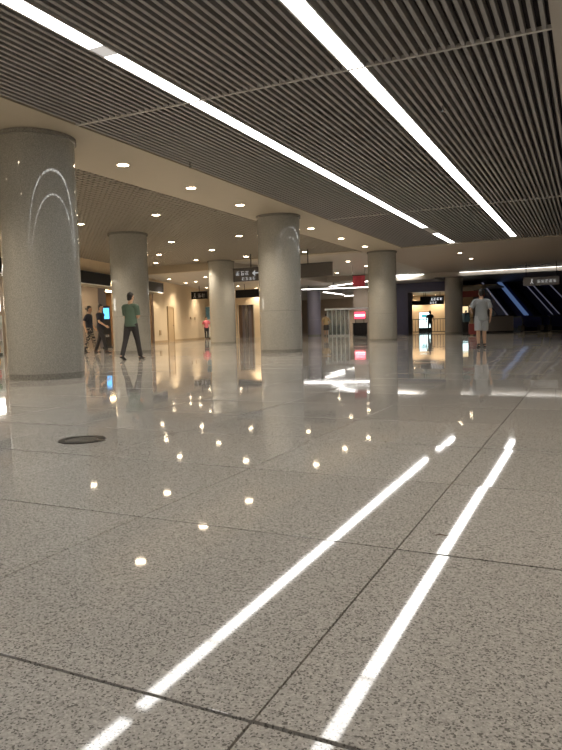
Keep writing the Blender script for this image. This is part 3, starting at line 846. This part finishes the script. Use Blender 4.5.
def ik(a, b, l1, l2, fwd):
    """joint between a and b bending towards fwd"""
    a, b, fwd = Vector(a), Vector(b), Vector(fwd)
    d = b - a; D = min(d.length, (l1 + l2) * 0.999); d.normalize()
    x = (l1 * l1 - l2 * l2 + D * D) / (2 * D); hgt = math.sqrt(max(0, l1 * l1 - x * x))
    f = (fwd - d * fwd.dot(d)).normalized()
    return a + d * x + f * hgt

def lerp(a, b, t_): return Vector(a) * (1 - t_) + Vector(b) * t_

def person(label, p, face, height, feet, hands, top, bottom, shoe, hair='short', skin='skin', sleeve='short', leg='long', voxel=0.010, lean=0.0, head_turn=0.0, headtilt=0.0, build=1.0, top_hem=0.86):
    """local frame: +y forward, +x right, z up, built at 1.72 m and scaled.
       feet: (left, right) each (x, y, z of sole, pitch); hands: (left, right) wrist points"""
    fx, fy = face
    t = thing('person', label, 'person', (p[0], p[1], 0), math.atan2(fy, fx) - PI / 2)
    k_ = height / 1.72
    t.scale = (k_, k_, k_)
    B = build
    spine = lambda z: Vector((0, lean * (z - 0.9), 0))
    def S(x, y, z): return Vector((x, y, z)) + spine(z)
    body = MB(); shirt = MB(); legs = MB()
    tz = [(0.84, 0.150, 0.105), (0.93, 0.165, 0.118), (1.05, 0.140, 0.100), (1.18, 0.150, 0.108), (1.30, 0.168, 0.112), (1.385, 0.150, 0.092), (1.43, 0.075, 0.066)]
    body.tube([S(0, 0, z) for z, a, b in tz] + [S(0, 0.01, 1.47), S(0, 0.018, 1.55)], [(a * B, b * B) for z, a, b in tz] + [(0.056, 0.060), (0.054, 0.060)], 20)
    # head: skull, jaw, nose, ears
    hc = S(0, 0.03, 1.615)
    ct, st = math.cos(head_turn), math.sin(head_turn)
    def Hd(x, y, z):
        y2 = y * math.cos(headtilt) + z * math.sin(headtilt); z2 = -y * math.sin(headtilt) + z * math.cos(headtilt)
        return hc + Vector((x * ct - y2 * st, x * st + y2 * ct, z2))
    latv = Vector((ct, st, 0))
    body.tube([Hd(0, 0.035, -0.088), Hd(0, 0.025, -0.055), Hd(0, 0.008, -0.01), Hd(0, 0.0, 0.04), Hd(0, -0.005, 0.075)], [(0.034, 0.045), (0.058, 0.072), (0.070, 0.088), (0.073, 0.092), (0.058, 0.074)], 18, latv)
    body.tube([Hd(0, 0.085, 0.012), Hd(0, 0.108, -0.022), Hd(0, 0.098, -0.03)], [0.010, 0.014, 0.010], 8, latv)
    for s in (-1, 1): body.ball(Hd(0.074 * s, -0.005, -0.012), (0.014, 0.022, 0.032), 8, 6)
    # legs
    for s, ft in zip((-1, 1), feet):
        x, y, z, pitch = ft
        hip = Vector((0.088 * s * B, 0, 0.90)); ank = Vector((x, y - 0.02, z + 0.085))
        kn = ik(hip, ank, 0.415, 0.41, (0.1 * s, 1, 0))
        cp, sp_ = math.cos(pitch), math.sin(pitch)
        fd = lambda a, b: ank + Vector((0, a * cp + b * sp_, -a * sp_ + b * cp))     # along the sole, up
        heel, ball_, toe = fd(-0.045, -0.05), fd(0.10, -0.062), fd(0.165, -0.066)
        body.tube([hip, lerp(hip, kn, 0.45), kn, lerp(kn, ank, 0.35), ank], [0.088 * B, 0.074 * B, 0.054 * B, 0.054 * B, 0.037], 14)
        body.tube([heel + Vector((0, 0, 0.008)), fd(0.03, -0.038), ball_ + Vector((0, 0, 0.01)), toe + Vector((0, 0, 0.006))], [(0.033, 0.034), (0.036, 0.036), (0.042, 0.024), (0.034, 0.018)], 12)
        sh = MB()
        sh.tube([heel, fd(0.03, -0.040), ball_, toe], [(0.043, 0.036), (0.045, 0.044), (0.050, 0.030), (0.042, 0.022)], 12)
        sh.tube([ank + Vector((0, 0, 0.015)), fd(0.0, -0.03)], [0.046, 0.046], 12)
        fuse(sh, 'shoe', shoe, t, 0.010)
        if leg == 'long':
            legs.tube([hip + Vector((0, 0, 0.02)), lerp(hip, kn, 0.45), kn, lerp(kn, ank, 0.4), lerp(kn, ank, 0.97)], [0.102 * B, 0.090 * B, 0.070 * B, 0.064 * B, 0.060 * B], 16, flat='b')
        elif leg == 'shorts':
            legs.tube([hip + Vector((0, 0, 0.02)), lerp(hip, kn, 0.5), lerp(hip, kn, 0.95)], [0.106 * B, 0.106 * B, 0.106 * B], 16, flat='b')
    if leg == 'skirt':
        legs.tube([(0, 0, 1.0), (0, 0, 0.85), (0, 0.01, 0.62), (0, 0.02, 0.48)], [(0.15, 0.115), (0.19, 0.14), (0.20, 0.17), (0.21, 0.20)], 20, flat='ab')
    else:
        legs.tube([(0, 0, 0.85), (0, 0, 0.93), (0, 0, 1.03)], [(0.165 * B, 0.118 * B), (0.180 * B, 0.130 * B), (0.155 * B, 0.112 * B)], 20, flat='b')
    # torso cloth
    shirt.tube([S(0, 0, top_hem)] + [S(0, 0, z) for z in (0.95, 1.06, 1.18, 1.30, 1.385, 1.435)],
               [(0.184 * B, 0.136 * B), (0.182 * B, 0.134 * B), (0.164 * B, 0.122 * B), (0.170 * B, 0.126 * B), (0.184 * B, 0.128 * B), (0.162 * B, 0.104 * B), (0.078, 0.072)], 22, flat='ab')
    shirt.tube([S(-0.175 * B, 0, 1.375), S(0, 0, 1.395), S(0.175 * B, 0, 1.375)], [(0.080, 0.072)] * 3, 16, (0, 1, 0))
    # arms
    for s, wr in zip((-1, 1), hands):
        sh_ = S(0.185 * s * B, 0, 1.375); wr = Vector(wr)
        d = wr - sh_
        if d.length > 0.52: wr = sh_ + d.normalized() * 0.52
        el = ik(sh_, wr, 0.285, 0.255, (0.55 * s, -0.8, -0.3))
        body.tube([S(0.12 * s, 0, 1.385), sh_, lerp(sh_, el, 0.4), el, lerp(el, wr, 0.3), wr], [0.050, 0.055 * B, 0.047 * B, 0.039, 0.039, 0.026], 12)
        # hand: palm, four fingers, thumb off the side of the palm
        fdir = (wr - el).normalized(); inward = Vector((-s, 0, 0)); inward = (inward - fdir * inward.dot(fdir)).normalized(); side = fdir.cross(inward)
        if side.y < 0: side = -side                                   # towards the thumb (forward)
        pc_ = wr + fdir * 0.045
        body.tube([wr - fdir * 0.01, pc_, wr + fdir * 0.088], [(0.026, 0.020), (0.040, 0.016), (0.040, 0.014)], 10, side)
        for q, ln in enumerate((0.070, 0.080, 0.075, 0.058)):
            root = wr + fdir * 0.082 + side * (0.030 - 0.020 * q)
            m1 = root + fdir * ln * 0.5 + inward * 0.008; tip = root + fdir * ln * 0.85 + inward * 0.030
            body.tube([root - fdir * 0.015, m1, tip], [0.0088, 0.0085, 0.0075], 7)
        th0 = wr + fdir * 0.03 + side * 0.026; th1 = th0 + fdir * 0.035 + side * 0.026 + inward * 0.012; th2 = th1 + fdir * 0.03 + inward * 0.014
        body.tube([th0, th1, th2], [0.012, 0.010, 0.0085], 7)
        if sleeve == 'short':
            shirt.tube([S(0.10 * s, 0, 1.37), sh_, lerp(sh_, el, 0.78)], [0.074, 0.077 * B, 0.074 * B], 14, flat='b')
        elif sleeve == 'long':
            shirt.tube([S(0.10 * s, 0, 1.37), sh_, lerp(sh_, el, 0.6), el, lerp(el, wr, 0.95)], [0.074, 0.077 * B, 0.062 * B, 0.052, 0.042], 14, flat='b')
    bod = fuse(body, 'body', skin, t, voxel)
    fuse(legs, {'long': 'trousers', 'shorts': 'shorts', 'skirt': 'skirt'}[leg], bottom, t, voxel * 1.2)
    fuse(shirt, 'shirt', top, t, voxel * 1.2)
    # hair
    hm = MB()
    hm.tube([Hd(0, -0.040, -0.045), Hd(0, -0.032, 0.0), Hd(0, -0.022, 0.045), Hd(0, -0.008, 0.085)], [(0.066, 0.058), (0.080, 0.072), (0.083, 0.086), (0.066, 0.080)], 16, latv)
    hm.tube([Hd(0, 0.055, 0.072), Hd(0, 0.0, 0.098), Hd(0, -0.05, 0.085)], [(0.060, 0.026), (0.066, 0.028), (0.060, 0.03)], 12, latv)
    if hair == 'long':
        hm.tube([Hd(0, -0.055, 0.0), Hd(0, -0.075, -0.10), Hd(0, -0.08, -0.22)], [(0.075, 0.05), (0.078, 0.04), (0.06, 0.025)], 14, latv)
    if hair == 'bun':
        hm.ball(Hd(0, -0.115, 0.03), 0.045, 12, 8)
    fuse(hm, 'hair', 'hair_black', t, 0.009)
    # face
    for s in (-1, 1):
        MB().ball(Hd(0.031 * s, 0.088, 0.008), (0.012, 0.008, 0.008), 8, 6).build('eye', 'eye_dark', bod, True)
        MB().bar(Hd(0.016 * s, 0.094, 0.026), Hd(0.046 * s, 0.084, 0.027), 0.006, 0.006).build('eyebrow', 'hair_black', bod)
    MB().bar(Hd(-0.022, 0.090, -0.058), Hd(0.022, 0.090, -0.058), 0.008, 0.010).build('mouth', 'lip', bod)
    return t

mat('green_shirt', (0.075, 0.120, 0.090), 0.8, bump=0.2)
mat('dark_trousers', (0.022, 0.020, 0.022), 0.8, bump=0.2)
mat('black_shoe', (0.010, 0.010, 0.011), 0.4)
mat('navy_top', (0.014, 0.015, 0.026), 0.8)
mat('grey_shirt', (0.26, 0.27, 0.275), 0.85, bump=0.2)
mat('grey_shorts', (0.36, 0.37, 0.38), 0.85)
mat('beige_top', (0.50, 0.36, 0.19), 0.8)
mat('dark_skirt', (0.05, 0.045, 0.045), 0.8)
mat('pink_top', (0.62, 0.16, 0.20), 0.8)
mat('teal_top', (0.016, 0.04, 0.048), 0.8)
mat('brown_shoe', (0.05, 0.028, 0.02), 0.5)
def floral(name):
    m = bpy.data.materials.new(name); nt, N, Lk, Bs = nodes_of(m)
    tc = N.new('ShaderNodeTexCoord'); v = N.new('ShaderNodeTexVoronoi'); v.inputs['Scale'].default_value = 16
    Lk.new(tc.outputs['Object'], v.inputs['Vector'])
    r = N.new('ShaderNodeValToRGB'); r.color_ramp.interpolation = 'CONSTANT'
    r.color_ramp.elements[0].color = (0.42, 0.36, 0.28, 1); r.color_ramp.elements[1].position = 0.45; r.color_ramp.elements[1].color = (0.02, 0.018, 0.022, 1)
    Lk.new(v.outputs['Distance'], r.inputs[0]); Lk.new(r.outputs[0], Bs.inputs['Base Color']); Bs.inputs['Roughness'].default_value = 0.8
    MATS[name] = m
floral('floral_cloth')

# man in green, striding away to the right, both hands together in front
pg = on_z(132.5, 359.5, 0)
person('person in a dark green T-shirt and dark trousers striding past the granite columns', (pg.x, pg.y), (-0.08, 0.995), 1.77,
       ((-0.11, -0.27, 0.03, 0.35), (0.11, 0.24, 0.0, -0.06)), ((-0.05, 0.26, 1.13), (0.05, 0.26, 1.12)), 'green_shirt', 'dark_trousers', 'black_shoe', head_turn=-0.25, headtilt=0.12, voxel=0.009)
# the pair walking along the shops
q1 = on_z(90.5, 352.6, 0); q2 = on_z(102.0, 353.0, 0)
person('person in a dark top and black-and-white patterned trousers, partly behind the thick column', (q1.x, q1.y), (0.92, 0.38), 1.70,
       ((-0.09, 0.20, 0, 0), (0.09, -0.14, 0.01, 0.2)), ((-0.25, 0.12, 0.92), (0.26, -0.05, 0.88)), 'navy_top', 'floral_cloth', 'black_shoe', hair='bun', top_hem=0.90)
person('person in a dark navy top and black trousers walking beside the patterned trousers', (q2.x, q2.y), (0.95, 0.22), 1.72,
       ((-0.09, -0.26, 0.03, 0.4), (0.09, 0.26, 0, -0.1)), ((-0.24, -0.12, 0.90), (0.24, 0.30, 0.98)), 'navy_top', 'dark_trousers', 'brown_shoe')
# man in grey, walking away
gm = on_z(481.5, 347.5, 0)
gp = person('person in a grey T-shirt and light grey shorts walking towards the escalators', (gm.x, gm.y), (-0.36, 0.93), 1.71,
       ((-0.11, -0.10, 0.0, 0.12), (0.11, 0.10, 0, 0)), ((-0.25, 0.20, 1.06), (0.27, 0.04, 0.86)), 'grey_shirt', 'grey_shorts', 'black_shoe', leg='shorts', build=1.06, voxel=0.009, top_hem=0.80)
for s in (-1, 1):   # dark side stripe of the shorts
    st_ = MB().tube([(0.165 * s * 1.06, 0, 0.92), (0.175 * s * 1.06, 0.01 * s, 0.72), (0.172 * s * 1.06, 0.05 * s, 0.54)], [(0.024, 0.016)] * 3, 8, (0, 1, 0))
    st_.build('side_stripe', 'dark_trousers', gp, True)
# bag hanging from his left hand side
hp = gp.matrix_basis @ Vector((-0.40, 0.24, 1.08))
t = thing('shoulder_bag', 'small dark teal bag carried in the left hand of the person in grey', 'bag', (hp.x, hp.y, hp.z - 0.30), math.atan2(0.93, -0.36) - PI / 2)
MB().prism([(-0.07, -0.15, 0), (0.07, -0.15, 0), (0.085, -0.15, 0.05), (0.07, -0.15, 0.26), (-0.07, -0.15, 0.26), (-0.085, -0.15, 0.05)], (0, 0.3, 0)).build('pouch', 'teal_top', t)
MB().prism([(-0.075, -0.155, 0.16), (0.0, -0.155, 0.275), (0.075, -0.155, 0.16), (0.07, -0.155, 0.27), (-0.07, -0.155, 0.27)], (0, 0.31, 0)).build('flap', 'navy_top', t)
sm = MB()
for a, b in (((0, -0.13, 0.26), (0, -0.06, 0.34)), ((0, -0.06, 0.34), (0, 0.06, 0.34)), ((0, 0.06, 0.34), (0, 0.13, 0.26))): sm.bar(a, b, 0.03, 0.012)
sm.build('strap', 'black_shoe', t)
# red suitcase farther on
sc_ = on_z(472.5, 335.5, 0)
t = thing('suitcase', 'dark red upright suitcase with a pull handle beyond the person in grey', 'suitcase', (sc_.x, sc_.y, 0), 0.3)
mat('red_case', (0.13, 0.022, 0.020), 0.45)
c_ = 0.05
MB().prism([(-0.22 + c_, -0.13, 0.06), (0.22 - c_, -0.13, 0.06), (0.22, -0.13, 0.06 + c_), (0.22, -0.13, 0.66 - c_), (0.22 - c_, -0.13, 0.66), (-0.22 + c_, -0.13, 0.66), (-0.22, -0.13, 0.66 - c_), (-0.22, -0.13, 0.06 + c_)], (0, 0.26, 0)).build('shell', 'red_case', t)
for sx in (-1, 1):
    MB().box(sx * 0.09 - 0.008, sx * 0.09 + 0.008, 0.08, 0.1, 0.64, 0.98).build('handle_rod', 'steel', t)
    for sy in (-1, 1): MB().lathe([(0.03, -0.015), (0.03, 0.015)], 12).build('wheel', 'rubber', t).matrix_local = Matrix.Translation((sx * 0.16, sy * 0.09, 0.03)) @ Matrix.Rotation(PI / 2, 4, 'Y')
MB().box(-0.11, 0.11, 0.075, 0.105, 0.97, 1.0).build('grip', 'rubber', t)
# people far off
bp_ = on_z(326.3, 336.4, 0)
person('person in a beige top and dark skirt standing at the white glass booth', (bp_.x, bp_.y), (-0.3, 0.95), 1.60,
       ((-0.09, 0.0, 0, 0), (0.09, 0.03, 0, 0)), ((-0.24, 0.08, 0.92), (0.22, 0.16, 1.0)), 'beige_top', 'dark_skirt', 'black_shoe', hair='bun', leg='skirt', voxel=0.014)
pk_ = on_y(206.6, 330, 40.6)
person('person in a pink top and black trousers by the poster stand', (pk_.x, pk_.y), (0.5, -0.8), 1.62,
       ((-0.09, 0.0, 0, 0), (0.09, 0.05, 0, 0)), ((-0.25, 0.05, 0.9), (0.25, 0.05, 0.9)), 'pink_top', 'dark_trousers', 'black_shoe', hair='long', voxel=0.014)
p = on_y(430, 330, 52.0)
person('person in a dark teal top standing before the bright advert screen', (p.x, 52.0), (-0.2, 0.98), 1.70,
       ((-0.12, 0.0, 0, 0), (0.12, 0.03, 0, 0)), ((-0.26, 0.05, 0.9), (0.26, 0.05, 0.9)), 'teal_top', 'dark_trousers', 'black_shoe', voxel=0.014)
